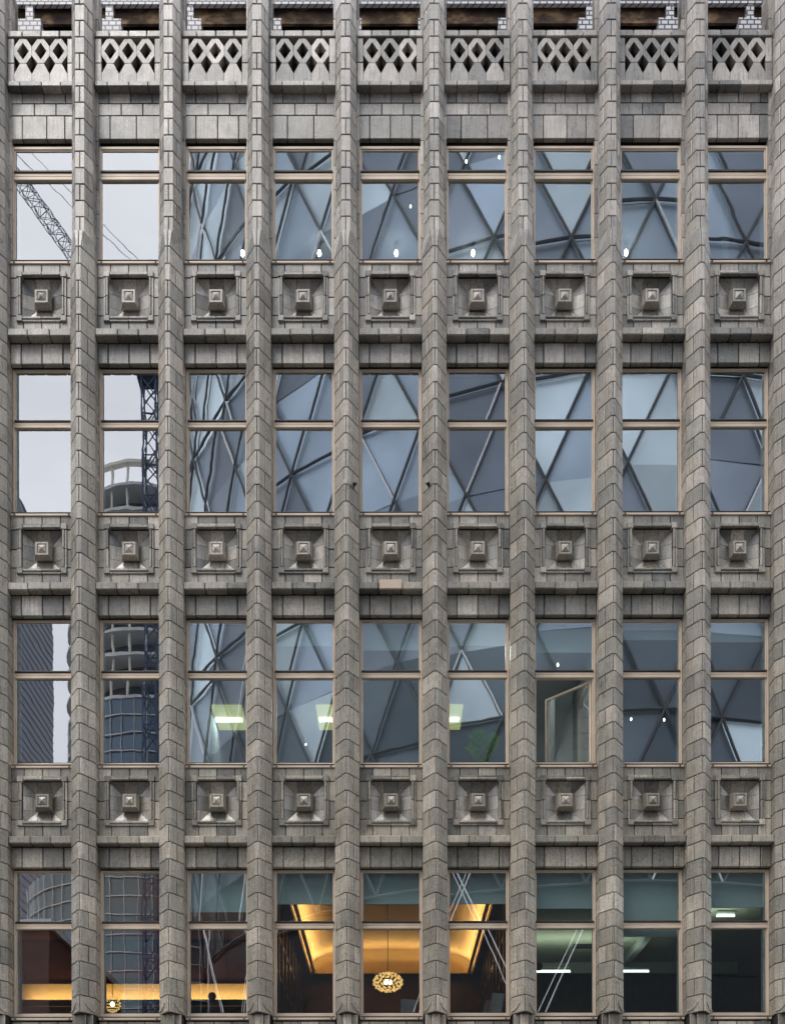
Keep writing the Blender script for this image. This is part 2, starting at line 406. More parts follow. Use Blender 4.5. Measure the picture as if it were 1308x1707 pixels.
def bars(m, xs, y0, y1, z0, z1, b=.006, g=.0048, jy=.0):
    for a, c in zip(xs[:-1], xs[1:]):
        dj = rnd.uniform(-jy, jy); m.box(a + g, c - g, y0 + dj, y1, z0 + g, z1 - g, 0, b=b)

def ring_boss(m, cx, cz, rings, t):
    k = len(m.v)
    for h, y in rings: m.v += [(cx - h, y, cz - h), (cx + h, y, cz - h), (cx + h, y, cz + h), (cx - h, y, cz + h)]
    for r in range(len(rings) - 1):
        for i in range(4):
            j = (i + 1) % 4; m.quad([k + 4 * r + i, k + 4 * r + j, k + 4 * r + 4 + j, k + 4 * r + 4 + i], 0, t)

def spandrel(bx, r):
    """panel below window row r (r=1..3), with string course and lintel down to the next window head"""
    x = bx * P; g = GP[r]; m = MB(); zc = g - .6415; O = .3675; I = .303
    top, bot = g - .15, g - 1.192
    W_ = HB + .004
    # field slabs
    bars(m, [x - W_, x - .27], 0, .05, zc + .29, top); bars(m, [x + .27, x + W_], 0, .05, zc + .29, top)
    bars(m, [x - .27, x, x + .27], 0, .05, zc + .312, top)
    for z0, z1 in ((0, .29), (-.27, 0)):
        bars(m, [x - W_, x - .312], rnd.uniform(0, .004), .05, zc + z0, zc + z1); bars(m, [x + .312, x + W_], rnd.uniform(0, .004), .05, zc + z0, zc + z1)
    bars(m, [x - W_, x - .27], 0, .05, bot, zc - .27); bars(m, [x + .27, x + W_], 0, .05, bot, zc - .27)
    bars(m, [x - .27, x, x + .27], 0, .05, bot, zc - .312)
    for a, b, c, e in ((-W_, W_, .30, top - zc), (-W_, W_, bot - zc, -.30), (-W_, -.30, -.30, .30), (.30, W_, -.30, .30)):
        m.box(x + a, x + b, .012, .06, zc + c, zc + e, 1)
    m.make('spandrel_panel', TG, bld)
    pan = S.collection.objects[-1] if False else bpy.data.objects[m_last(m)]
    # architrave: square blocks at the corners, beaded rails between
    a = MB()
    for sx in (-1, 1):
        for sz in (-1, 1):
            a.box(x + sx * .2835 if sx > 0 else x - O, x + O if sx > 0 else x - .2835, -.034, .055, (zc + .2835) if sz > 0 else zc - O, (zc + O) if sz > 0 else zc - .2835, 0, b=.005)
    for sz in (-1, 1):
        zz = sorted((zc + sz * O, zc + sz * .338)); z2 = sorted((zc + sz * .336, zc + sz * I))
        for u0, u1 in ((-.281, -.002), (.002, .281)):
            a.box(x + u0, x + u1, -.020, .05, zz[0], zz[1], 0, b=.004); a.box(x + u0, x + u1, -.036, .068, z2[0], z2[1], 0, b=.009)
    for sx in (-1, 1):
        xx = sorted((x + sx * O, x + sx * .338)); x2 = sorted((x + sx * .336, x + sx * I))
        for u0, u1 in ((-.281, -.002), (.002, .281)):
            a.box(xx[0], xx[1], -.020, .05, zc + u0, zc + u1, 0, b=.004); a.box(x2[0], x2[1], -.036, .068, zc + u0, zc + u1, 0, b=.009)
    a.make('panel_surround', TG, pan)
    # concave splayed recess
    c = MB(); Y0, H1, D_ = .040, .126, .072; N = 6
    def prof(q): th = q * math.pi / 2; return (.303 - (.303 - H1) * (.62 * q + .38 * (1 - math.cos(th))), Y0 + D_ * (.62 * q + .38 * math.sin(th)))
    for side in range(4):
        def tr(u, h, y):
            p = {0: (u, h), 1: (h, -u), 2: (-u, -h), 3: (-h, u)}[side]; return (x + p[0], y, zc + p[1])
        for sec in (-1, 0, 1):
            t = rt(); k = len(c.v)
            for q in range(N + 1):
                h, y = prof(q / N)
                ua, ub = {-1: (-h + .002, -.105), 0: (-.100, .100), 1: (.105, h - .002)}[sec]
                if q == 0: y -= .0
                c.v += [tr(ua, h, y), tr(ub, h, y)]
            for q in range(N): c.quad([k + 2 * q, k + 2 * q + 1, k + 2 * q + 3, k + 2 * q + 2], 0, t)
        k = len(c.v)
        for q in range(N + 1):
            h, y = prof(q / N); c.v += [tr(-h - .01, h + .01, y + .008), tr(h + .01, h + .01, y + .008)]
        for q in range(N): c.quad([k + 2 * q, k + 2 * q + 1, k + 2 * q + 3, k + 2 * q + 2], 1, (.5, .5, .5))
    c.box(x - .16, x + .16, Y0 + D_ + .001, Y0 + D_ + .03, zc - .16, zc + .16, 0)
    c.make('splayed_recess', TG, pan)
    b = MB(); t = rt(); t = (.35 + .6 * t[0], t[1] * .5, t[2])
    ring_boss(b, x, zc + .006, [(.108, .12), (.108, .085), (.128, .080), (.128, .062), (.101, -.010), (.094, -.022), (.069, -.022), (.065, -.007), (.059, -.007), (.055, -.018), (.001, -.042)], t)
    b.make('boss', TG, pan)
    # string course and lintel
    sc = MB(); zt, zb = g - 1.192, g - 1.312
    xs = [x - W_, x - .16 + rnd.uniform(-.02, .02), x + .16 + rnd.uniform(-.02, .02), x + W_]
    for u0, u1 in zip(xs[:-1], xs[1:]):
        dj = rnd.uniform(-.004, .004); sc.box(u0 + .004, u1 - .004, -.125 + dj, .06, zb + .004 + rnd.uniform(0, .006), zt - .004, 0, b=.012)
    sc.box(xs[0], xs[-1], -.10, .06, zb + .02, zt - .01, 1)
    sc.make('string_course', TG, bld)
    l = MB(); z1, z0 = zb, g - 1.622
    bars(l, [x - W_, x - .31, x, x + .31, x + W_], .006, .085, z0, z1, b=.01, g=.005, jy=.003)
    l.box(x - W_, x + W_, .018, .10, z0 + .02, z1 + .02, 1)
    l.make('lintel', TG, bld)
    return pan
_names = {}
def m_last(m): return m._name
_old = MB.make
def _mk(s, name, mats, parent=None, smooth=False, loc=None):
    o = _old(s, name, mats, parent, smooth, loc); s._name = o.name; s.o = o; return o
MB.make = _mk

PANES = {}
def tilted_pane(x, z0, z1, hw, key, parent, wavy=False, tilt=None):
    ax, az = tilt or TILT.get(key, (rnd.gauss(0, .22), rnd.gauss(0, .22)))
    b = MB(); zc = (z0 + z1) / 2; b.box(-hw - .006, hw + .006, -.003, .003, z0 - zc - .006, z1 - zc + .006)
    o = b.make('pane', [M['glass_wavy' if wavy else 'glass']], parent); o.location = (x, YG, zc); o.rotation_euler = (R(ax), 0, R(az)); return o
TILT = {}
def window(bx, r, blind=0, opened=False):
    x = bx * P; g = GB[r]; hw = .4165; fw = HB - .001
    t0, t1, gt, hd = (1.199, 1.337, 1.645, 1.707) if r == 3 else (1.240, 1.353, 2.078, 2.115)
    m = MB(); y0, y1 = .092, .16
    def rail(a, b, c, e, yy=y0, mi=0, bv=.005): m.box(x + a, x + b, yy, y1, g + c, g + e, mi, b=bv)
    rail(-fw, -hw - .018, -.10, hd); rail(hw + .018, fw, -.10, hd)            # outer stiles
    rail(-hw - .017, hw + .017, gt + .018, hd)                               # head
    rail(-hw - .017, hw + .017, -.10, -.012)                                 # bottom rail
    # inner beads and gaskets
    for z0, z1 in ((-.010, t0), (t1, gt + .016)):
        m.box(x - hw - .016, x - hw, y0 + .01, y1, g + z0, g + z1, 0, b=.003); m.box(x + hw, x + hw + .016, y0 + .01, y1, g + z0, g + z1, 0, b=.003)
    m.box(x - hw, x + hw, y0 + .012, y1 - .004, g + gt, g + gt + .0165, 0, b=.002); m.box(x - hw + .001, x + hw - .001, y0 + .016, y1 - .006, g - .010, g + .003, 1)
    wf = m.make('window', [M['frame'], M['framedark']], bld)
    tb = MB(); zt = g + t0; h = t1 - t0
    tb.box(x - hw - .017, x + hw + .017, y0 - .018, y1, zt + h * .80, zt + h, 1, b=.003)
    tb.box(x - hw - .017, x + hw + .017, y0 - .004, y1, zt + h * .42, zt + h * .78, 0, b=.006)
    tb.box(x - hw - .017, x + hw + .017, y0 - .012, y1, zt, zt + h * .38, 0, b=.006)
    tb.box(x - hw - .017, x + hw + .017, y0 + .010, y1 - .003, zt + h * .05, zt + h * .9, 1)
    tb.make('transom', [M['frame'], M['framedark']], wf)
    sb = MB(); sb.box(x - fw, x + fw, -.020, .091, g - .130, g - .092, 0, b=.006); sb.box(x - fw + .012, x + fw - .012, -.026, .091, g - .092, g - .080, 1, b=.003)
    for q in (-.40, .40): sb.box(x + q - .012, x + q + .012, -.028, -.018, g - .125, g - .105, 1)
    sb.make('sill', [M['frame'], M['framedark']], wf)
    if not opened: tilted_pane(x, g, g + t0, hw, (bx, r, 0), wf, wavy=(bx < -1 or rnd.random() < .3))
    tilted_pane(x, g + t1, g + gt, hw, (bx, r, 1), wf, wavy=(bx < -1))
    if blind:
        b = MB(); b.box(x - .43, x + .43, .225, .229, blind, g + hd, 0); b.box(x - .43, x + .43, .220, .234, blind - .02, blind - .0005, 0, b=.004)
        b.tube((x - .44, .25, g + hd + .03), (x + .44, .25, g + hd + .03), .03, 8)
        b.make('blind', [M['blind']], wf)
    if opened:
        tag(wf, 'window with its lower casement swung inwards')
        lf = empty_part = MB(); wd = .825; h2 = t0 - .012
        lf.box(-.035, 0, -.018, .018, .006, h2, 0, b=.004); lf.box(-wd, -wd + .035, -.018, .018, .006, h2, 0, b=.004)
        lf.box(-wd + .035, -.035, -.018, .018, .006, .04, 0, b=.004); lf.box(-wd + .035, -.035, -.018, .018, h2 - .035, h2, 0, b=.004)
        lf.box(-wd + .034, -.034, -.003, .003, .039, h2 - .034, 1)
        lf.tube((-wd + .05, -.03, .55), (-wd + .05, -.03, .64), .008, 6, 0)
        for q in range(8):   # slack white cord on the stile
            u0, u1 = q / 8, (q + 1) / 8; fx = lambda u: -.02 - .10 * math.sin(math.pi * u) ** 3; lf.tube((fx(u0), -.03, h2 - .12 - .36 * u0), (fx(u1), -.03, h2 - .12 - .36 * u1), .004, 5, 2)
        o = lf.make('casement', [M['frame'], M['glass'], M['plaster']], wf); o.location = (x + hw - .002, YG + .03, g); o.rotation_euler = (0, 0, R(-43))
    return wf

for bx in range(-NB, NB + 1):
    for r in (1, 2, 3): spandrel(bx, r)
    # base course below the lowest windows, then plain wall to the ground
    m = MB(); x = bx * P; g = GB[0]; z = g - .15
    bars(m, [x - HB, x - .33, x - .05, x + .22, x + HB], 0, .05, z - .33, z)
    k = 0
    while z > .5:
        z -= .335; 
        if z < .35: break
        o_ = .15 * (k % 2); bars(m, [x - HB, x - .3 + o_, x + .05 + o_, x + HB], .0, .05, z - .33, z); k += 1
    m.box(x - HB, x + HB, .012, .12, .0, g - .155, 1); m.make('base_wall', TG, bld)
    # tall frieze over the top windows
    m = MB(); W_ = HB + .02; zz = [18.015, 18.365, 18.545, 18.70, 18.80]; o_ = rnd.uniform(-.05, .05)
    bars(m, [x - W_, x - .27 + o_, x + .12 + o_, x + W_] if bx % 2 else [x - W_, x - .30, x + .04 + o_, x + .33, x + W_], .05, .12, zz[0], zz[1], jy=.002)
    bars(m, [x - W_, x - .12, x + .20, x + W_], .05, .12, zz[1], zz[2]); bars(m, [x - W_, x - .3, x + .02, x + .34, x + W_], .05, .12, zz[2], zz[3]); bars(m, [x - W_, x, x + W_], .05, .12, zz[3], zz[4])
    m.box(x - W_, x + W_, .062, .20, zz[0] + .01, zz[-1], 1)
    m.make('frieze', TG, bld)
    # parapet with pierced grille
    m = MB(); W_ = HB + .022
    for a, b in zip([-W_, -.30, 0.02, .30], [-.30, 0.02, .30, W_]): m.box(x + a + .003, x + b - .003, -.062, .3, 18.69, 18.765, 0, b=.008)
    m.box(x - W_ + .01, x + W_ - .01, -.04, .25, 18.70, 18.76, 1)
    bars(m, [x - W_, x - .27, x + .01, x + .28, x + W_], -.045, .22, 19.425, 19.53, b=.01)
    for sg in (-1, 1):
        a, b = sorted((x + sg * .392, x + sg * W_))
        m.box(a, b, -.03, .2, 18.77, 19.055, 0, b=.006); m.box(a, b, -.03, .2, 19.062, 19.42, 0, b=.006)
    m.box(x - W_, x + W_, .19, .26, 18.75, 19.5, 2)  # dark sheet, the shade behind the grille put into its colour
    pr = m.make('parapet', [M['tile'], M['grout'], M['dark']], bld)
    m = MB()
    for q in (-1, 0, 1):
        cx = x + q * .2615; cz, hh = 19.238, .178
        outer = [(-.048, -hh), (.048, -hh), (.126, -.07), (.1285, -.045), (.1285, .045), (.126, .07), (.048, hh), (-.048, hh), (-.126, .07), (-.1285, .045), (-.1285, -.045), (-.126, -.07)]
        inner = []
        for (ox, oz) in outer:   # the same directions on the diamond hole
            a = math.atan2(oz, ox); dx, dz = abs(math.cos(a)), abs(math.sin(a)); rr = 1 / (dx / .089 + dz / .126)
            inner.append((math.cos(a) * rr, math.sin(a) * rr))
        # exact diamond corners
        ang = sorted([(math.atan2(z_, x_), 'o', x_, z_) for x_, z_ in outer])
        t = rt(); n = len(outer); k = len(m.v); yf, yb = -.028, .10
        dia = [(0, -.126), (.089, 0), (0, .126), (-.089, 0)]
        for y_ in (yf, yb):
            m.v += [(cx + a, y_, cz + b) for a, b in outer]
            m.v += [(cx + a, y_, cz + b) for a, b in dia]
        q0 = k; d0 = k + n; q1 = k + n + 4; d1 = q1 + n
        # front fans: outer idx 0,1 bottom; 2,3,4,5 right; 6,7 top; 8..11 left
        fr = [[0, 1, 'd0'], [1, 2, 'd0'], [2, 3, 'd0'], ['d0', 3, 'd1'], [3, 4, 'd1'], ['d1', 4, 'd2'], [4, 5, 'd2'], [5, 6, 'd2'], [6, 7, 'd2'], [7, 8, 'd2'], [8, 9, 'd2'], ['d2', 9, 'd3'], [9, 10, 'd3'], ['d3', 10, 'd0'], [10, 11, 'd0'], [11, 0, 'd0']]
        for tri in fr:
            m.quad([(d0 + int(e[1])) if isinstance(e, str) else q0 + e for e in tri], 0, t)
        for i in range(n): j = (i + 1) % n; m.quad([q0 + i, q1 + i, q1 + j, q0 + j], 0, t)
        for i in range(4): j = (i + 1) % 4; m.quad([d0 + j, d1 + j, d1 + i, d0 + i], 0, t)
        m.prism([(cx - .1285, 18.772), (cx + .1285, 18.772), (cx + .1285, 18.90), (cx + .046, 19.052), (cx - .046, 19.052), (cx - .1285, 18.90)], -.028, .10)
    m.make('pierced_grille', TG, pr)

# new pale block let into the string course of the middle bay
b = MB(); z = GP[2] - 1.312; b.box(-.165, .165, -.16, -.12, z - .012, z + .125, 0, b=.008); b.make('replacement_block', [M['block']], bld)['label'] = 'pale buff repair block in the string course'

# ------------------------------------------------------------ attic storey behind the parapet
YA = 1.4
m = MB()
for i in range(-6, 6):
    xc = (i + .5) * P; m.box(xc - .185, xc + .185, YA, YA + .3, 18.8, 21.335, 0); m.box(xc - .06, xc + .06, YA + .002, YA + .3, 21.335, 21.56, 0)
m.box(-7.2, 7.2, YA - .01, YA + .05, 21.555, 22.4, 0)
m.make('attic_wall', [M['whitebrick']], bld)
m = MB(); m.box(-7.1, 7.1, YA + .10, YA + .14, 21.36, 21.75, 0); m.make('attic_boarding', [M['brown']], bld)
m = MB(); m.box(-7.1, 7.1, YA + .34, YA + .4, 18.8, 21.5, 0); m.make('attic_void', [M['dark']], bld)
m = MB(); m.box(-7.25, 7.25, .26, 9, 18.72, 18.80, 0); m.box(-7.3, 7.3, YA - .2, 9, 22.4, 22.55, 0); m.make('roof', [M['concrete']], bld)
m = MB()
for sx in (-1, 1): m.box(sx * 7.06, sx * 7.3, .1, 9, 0, 22.4, 0)
m.box(-7.3, 7.3, 9, 9.3, 0, 22.4, 0); m.make('flank_wall', [M['redbrick']], bld)

def vent(px, hh):
    T = 16.85; x = X2(px, T); e = empty('vent_pipe', (x, T - 16, 18.8))
    m = MB(); m.lathe((0, 0, 0), [(.055, 0), (.055, 1.05), (.05, 1.06)], 14); m.make('pipe', [M['steel_dark']], e)
    m = MB(); m.lathe((0, 0, 0), [(.06, .98), (.115, 1.02), (.12, 1.07), (.095, 1.13), (.075, 1.16), (.105, 1.22), (.125, 1.32), (.10, 1.42), (.06, 1.46), (.04, 1.6)], 14)
    m.make('cowl', [M['black']], e, smooth=False); return e
tag(vent(49, 0), 'black vent pipe with knobbed cowl behind the parapet at the far left', 'vent pipe', 'vent pipes on the roof')
tag(vent(990, 0), 'black vent pipe with knobbed cowl behind the parapet, right of the middle', 'vent pipe', 'vent pipes on the roof')

# two small black security cameras on the middle piers
for px, ix, lab in ((590, -1, 'small black dome camera on the pier left of the middle windows'), (712, 0, 'small black dome camera on the pier right of the middle windows')):
    T = 15.70; x = X2(px, T); z = Z2(806, T); sg = 1 if px < 650 else -1
    e = empty('dome_camera', (x, T - 16, z)); tag(e, lab, 'security camera', 'dome cameras on the middle piers')
    m = MB(); m.ball((0, 0, 0), .03, .03, .03, 14, 9); m.ball((sg * .006, -.018, .004), .012, .012, .012, 8, 6, 1); m.make('housing', [M['black'], M['greybd']], e, smooth=True)
    m = MB(); m.tube((0, 0, -.01), (-sg * .03, .10, -.045), .009, 8); m.make('bracket', [M['black']], e)

# ------------------------------------------------------------ windows
def zpx(y, T=16.23): return Z2(y, T)
BL = {(-1, 1): 1075, (0, 1): 1083, (1, 1): 1075, (2, 1): 1087, (3, 1): 1066, (4, 1): 1070,
      (-2, 0): 1519, (-1, 0): 1506, (0, 0): 1506, (1, 0): 1506, (2, 0): 1514, (3, 0): 1561, (4, 0): 1513}
for bx in (-4, -3):
    for r in range(4):
        for k in (0, 1): TILT[(bx, r, k)] = (rnd.gauss(0, .05), rnd.gauss(0, .05))
for bx in range(-NB, NB + 1):
    for r in range(4):
        bl = BL.get((bx, r)); window(bx, r, zpx(bl) if bl else 0, opened=(bx, r) == (2, 1))

# ------------------------------------------------------------ rooms
HD = [GB[0] + 2.115, GB[1] + 2.115, GB[2] + 2.115, GB[3] + 1.707]
def inner(name, mtl, *boxes):
    m = MB()
    for b in boxes: m.box(*b)
    return m.make(name, [mtl], bld)
for bx in range(-NB - 1, NB + 1):
    xc = (bx + .5) * P; inner('window_reveal', M['plaster'], (xc - .165, xc + .165, .21, .50, GB[0] - 1, HD[3] + .2))
for r in range(4):
    fl = GB[r] - .75; ce = HD[r] + (.22 if r else .16)
    inner('floor_slab', M['floor_in'], (-7.05, 7.05, .3, 8.9, fl - .12, fl))
    if r < 3: inner('upper_wall', M['wall_in'], (-7.05, 7.05, .22, .30, HD[r] + .02, GB[r + 1] - .05))
    if r: inner('room_ceiling', M['ceil'], (-7.05, 7.05, .31, 8.9, ce, ce + .06))
    inner('back_wall', M['wall_in'] if r else M['wood'], (-7.05, 7.05, 6.9, 7.0, fl, ce + .4))
    if r:
        for xx in {1: (-3.2, 3.21), 2: (-4.5, .6), 3: (-1.9, 5.1)}[r]: inner('partition', M['wall_in'], (xx - .05, xx + .05, .53, 6.9, fl, ce - .003))
# --- lowest row: three rooms
zc0 = HD[0] + .16; fl0 = GB[0] - .75
XR = 1.92
for xx in (-XR - .1, XR): inner('panelled_partition', M['wood'], (xx, xx + .1, .53, 6.9, fl0, zc0 + .4))
# middle room: wooden soffit round a lit ochre tray
inner('tray_soffit', M['wood'], (-XR + .002, -1.68, .31, 6.88, zc0 - .06, zc0), (1.68, XR - .002, .31, 6.88, zc0 - .06, zc0), (-1.68, 1.68, .31, .75, zc0 - .06, zc0), (-1.68, 1.68, 6.6, 6.88, zc0 - .06, zc0))
inner('tray_moulding', M['cove'], *[(sx * 1.6 - .03, sx * 1.6 + .03, .80, 6.5, zc0 - .09, zc0 - .03) for sx in (-1, 1)], (-1.63, 1.63, 6.44, 6.5, zc0 - .092, zc0 - .032))
m = MB()   # vaulted tray
N = 10
for k in range(N):
    a0, a1 = math.pi * k / N, math.pi * (k + 1) / N
    f = lambda a: (-1.68 * math.cos(a), zc0 + .04 + .42 * math.sin(a) ** .7)
    (xa, za), (xb, zb_) = f(a0), f(a1); m.poly([(xa, .75, za), (xb, .75, zb_), (xb, 6.6, zb_), (xa, 6.6, za)])
m.box(-1.68, 1.68, 6.6, 6.64, zc0, zc0 + .5); m.box(-1.68, 1.68, .70, .74, zc0, zc0 + .5)
m.box(-XR, XR, .3, 6.9, zc0 + .52, zc0 + .56)
m.make('vaulted_tray', [M['cove']], bld)
def area(loc, sx, sy, e, col, rot=(0, 0, 0)):
    a = bpy.data.lights.new('cove_or_fill_light', 'AREA'); a.shape = 'RECTANGLE'; a.size = sx; a.size_y = sy; a.energy = e; a.color = col
    o = bpy.data.objects.new('cove_or_fill_light', a); o.location = loc; o.rotation_euler = rot; S.collection.objects.link(o); return o
WARM = (1, .56, .22)
for sx in (-1, 1): area((sx * 1.52, 3.6, zc0 + .02), .08, 5.6, 20, WARM, (0, R(180 + sx * 35), 0))
area((0, 6.35, zc0 + .02), 3.0, .08, 12, WARM, (R(180 + 30), 0, 0))
# glazed bookcases high on the side walls, glowing from the cove
for sx in (-1, 1):
    m = MB()
    for k in range(9): m.box(sx * XR - sx * .10, sx * XR - sx * .002, 1.0 + k * .62, 1.07 + k * .62, fl0, zc0 - .061, 0)
    for zz in (.9, 1.7, 2.35): m.box(sx * XR - sx * .08, sx * XR - sx * .002, .9, 6.8, fl0 + zz, fl0 + zz + .06, 0)
    m.make('bookcase', [M['wood']], bld)
    m = MB(); m.box(sx * XR - sx * .012, sx * XR - sx * .003, 1.0, 6.3, zc0 - .75, zc0 - .12, 0); m.make('bookcase_panel', [M['cove']], bld)
# panelling on the back walls
m = MB()
for k in range(24):
    xx = -6.9 + k * .6; m.box(xx, xx + .07, 6.84, 6.9, fl0, zc0 - .061, 0)
for zz in (.1, 1.1, 2.2): m.box(-7, 7, 6.85, 6.9, fl0 + zz, fl0 + zz + .08, 0)
m.make('wall_panelling', [M['wood']], bld)
# left rooms: dark ceiling with a long lit cove band on the back wall
inner('dark_ceiling', M['wood'], (-7.05, -XR - .1, .31, 4.25, zc0, zc0 + .06))
inner('lit_band', M['cove'], (-6.95, -XR - .4, 4.40, 4.46, Z2(1668, 20.4), Z2(1640, 20.4)))
inner('cove_shelf', M['wood'], (-6.98, -XR - .12, 4.02, 4.39, Z2(1671, 20.1), Z2(1671, 20.1) + .035))
area((-4.5, 4.2, Z2(1668, 20.2) + .03), 4.6, .1, 15, WARM, (R(180 - 55), 0, 0))
inner('band_backing', M['wood'], (-7.0, -XR - .12, 4.47, 4.52, fl0, zc0 - .002))
# right rooms: pale green ceiling lit by a tube
inner('pale_ceiling', M['greenceil'], (XR + .12, 7.05, .31, 6.0, zc0, zc0 + .05))
inner('ceiling_cornice', M['plaster'], (XR + .12, 7.0, 5.95, 6.02, zc0 - .22, zc0 - .002), (4.6, 4.72, .53, 5.94, zc0 - .16, zc0 - .002))
inner('ceiling_grille', M['dark'], (X2(945, 21.3), X2(980, 21.3), 4.6, 4.9, zc0 - .012, zc0 - .001))

# ------------------------------------------------------------ lamps and room things
def tube_light(x0, x1, y, z, lab):
    e = empty('tube_light', ((x0 + x1) / 2, y, z)); tag(e, lab, 'ceiling light', 'lit tubes in the lowest right rooms'); h = (x1 - x0) / 2
    m = MB(); m.box(-h, h, -.05, .05, .03, .07, 0, b=.01); m.make('housing', [M['plaster']], e)
    m = MB(); m.tube((-h, 0, 0), (h, 0, 0), .018, 8); m.make('tube', [M['white_tube']], e)
T = 20.6; zt_ = zc0 - .10
tube_light(X2(880, T), X2(948, T), T - 16, Z2(1620.5, T), 'lit white ceiling tube behind the third lowest window from the right')
tube_light(X2(1020, T), X2(1079, T), T - 16, Z2(1620.5, T), 'lit white ceiling tube behind the second lowest window from the right')
T = 18.6
tube_light(X2(1192, T), X2(1222, T), T - 16, Z2(1528, T), 'short lit ceiling tube behind the lowest window at the far right')
area((3.4, 4.2, zc0 - .45), 2.2, .3, 6, (.97, 1, .76), (R(180), 0, 0)); area((5.4, 2.4, zc0 - .45), .8, .3, 3, (.97, 1, .76), (R(180), 0, 0))

def troffer(px0, px1, lab):
    ce = HD[1] + .22; Ta = (ce - EYE) * F / (HOR - 1174); Tb = (ce - EYE) * F / (HOR - 1213); x0, x1 = X2(px0, Ta), X2(px1, Ta)
    e = empty('ceiling_light', ((x0 + x1) / 2, (Ta + Tb) / 2 - 16, ce)); tag(e, lab, 'ceiling light', 'louvred office ceiling lights'); h = (x1 - x0) / 2; dd = (Tb - Ta) / 2
    m = MB(); m.box(-h, h, -dd, dd, -.05, -.002, 0, b=.01); m.make('housing', [simple('lamp housing yellow glow', (.62, .62, .34), .5, emit=(.62, .60, .20), es=.42, var=.05)], e)  # emission stands in for lamplight on the yellowish surround
    m = MB(); 
    for k in range(12): xx = -h + .03 + k * (2 * h - .06) / 12; m.box(xx, xx + .026, -.05, .05, -.085, -.052, 0)
    m.make('louvre', [M['white_tube']], e); area(((x0 + x1) / 2, (Ta + Tb) / 2 - 16, ce - .14), h * 1.6, .5, 4, (.95, 1, .85))
troffer(344, 401, 'lit yellowish louvred ceiling light, leftmost of the three in the second row up')
troffer(525, 590, 'lit yellowish louvred ceiling light, middle one of the three in the second row up')
troffer(712, 770, 'lit yellowish louvred ceiling light, rightmost of the three, above the palm')

ords = ['first', 'second', 'third', 'fourth', 'fifth', 'sixth', 'seventh', 'eighth', 'ninth', 'tenth']
def bulb(px, py, T, rr, lab, grp, big=True):
    T = (HD[3 if py < 500 else 1] + .22 - .17 - EYE) * F / (HOR - py)   # hung just under that storey's ceiling
    x, z = X2(px, T), Z2(py, T); e = empty('small_lamp', (x, T - 16, z)); tag(e, lab, 'lamp', grp)
    m = MB(); m.ball((0, 0, 0), rr * .62, rr * .62, rr, 10, 8); m.make('bulb', [M['spot' if big else 'spotdim']], e, smooth=True)
    m = MB(); m.lathe((0, 0, rr * .9), [(rr * .5, 0), (rr * .6, .03), (rr * .3, .05), (.006, .06), (.006, .12)], 8); m.make('cap', [M['greybd']], e)
g = 'small lit lamps low in the top windows'
for px, lab in ((404, 'third'), (532, 'fourth'), (660, 'fifth'), (788, 'sixth'), (1043, 'eighth')):
    bulb(px, 422, 18.1, .049, f'small bright oval lamp low in the {lab} top window from the left', g)
g = 'dim ceiling lamps seen in the upper panes'
bulb(777, 269, 16.9, .026, 'tiny lamp at the left in the upper pane of the sixth top window', g, False)
bulb(832, 262, 16.9, .026, 'tiny lamp at the right in the upper pane of the sixth top window', g, False)
bulb(684, 344, 17.3, .024, 'tiny lamp halfway up the fifth top window', g, False)
g = None
bulb(928, 1109, 17.0, .030, 'tiny lamp just above the open window', g, False)
g = 'small lamps in the second row up'
bulb(1050, 1200, 18.5, .028, 'small lamp left of the dark crossing in the eighth window, second row up', g, False)
bulb(1105, 1201, 18.5, .028, 'small lamp right of the dark crossing in the eighth window, second row up', g, False)
bulb(508, 1241, 18.0, .022, 'tiny lamp low in the fourth window, second row up', g, False)

def pendant(px, py, T, rx, rz, lab, zceil):
    x, z = X2(px, T), Z2(py, T); e = empty('pendant_lamp', (x, T - 16, z)); tag(e, lab, 'pendant lamp', 'beaded pendant lamps')
    m = MB(); rows = 8
    for j in range(rows):
        th = math.pi * (j + .5) / rows; n = max(5, int(18 * math.sin(th)))
        for i in range(n):
            a = 2 * math.pi * (i + .5 * (j % 2)) / n; m.ball((rx * math.sin(th) * math.cos(a), rx * math.sin(th) * math.sin(a), rz * math.cos(th)), rx * .098, rx * .098, rx * .085, 7, 5)
    m.make('shade', [M['bead']], e, smooth=True)
    m = MB(); m.ball((0, 0, 0), rx * .3, rx * .3, rz * .3, 14, 9); m.make('bulb', [M['bulb']], e, smooth=True)
    m = MB(); m.tube((0, 0, rz * .9), (0, 0, zceil - z), .006, 6); m.make('cord', [M['black']], e)
    pass
pendant(644, 1638, 18.6, .245, .155, 'glowing flattened beaded pendant lamp in the middle of the lowest row', zc0 + .4)
pendant(185, 1674, 18.6, .135, .135, 'glowing small round beaded pendant lamp in the second lowest window', zc0)

def alarm(px, py, T, lab):
    e = empty('alarm_bell', (X2(px, T), T - 16, Z2(py, T))); tag(e, lab, 'alarm bell', 'round dark red alarm bells')
    m = MB(); m.ball((0, 0, 0), .075, .05, .075, 12, 8); m.make('gong', [M['red']], e, smooth=True)
    m = MB(); m.box(-.05, .05, .03, .08, -.05, .05, 0, b=.005); m.make('backplate', [M['black']], e)
alarm(351, 1661, 18.9, 'dark red round alarm bell in the third lowest window from the left'); alarm(895, 1612, 18.5, 'dark red round alarm bell beside the lit tube, third lowest window from the right')

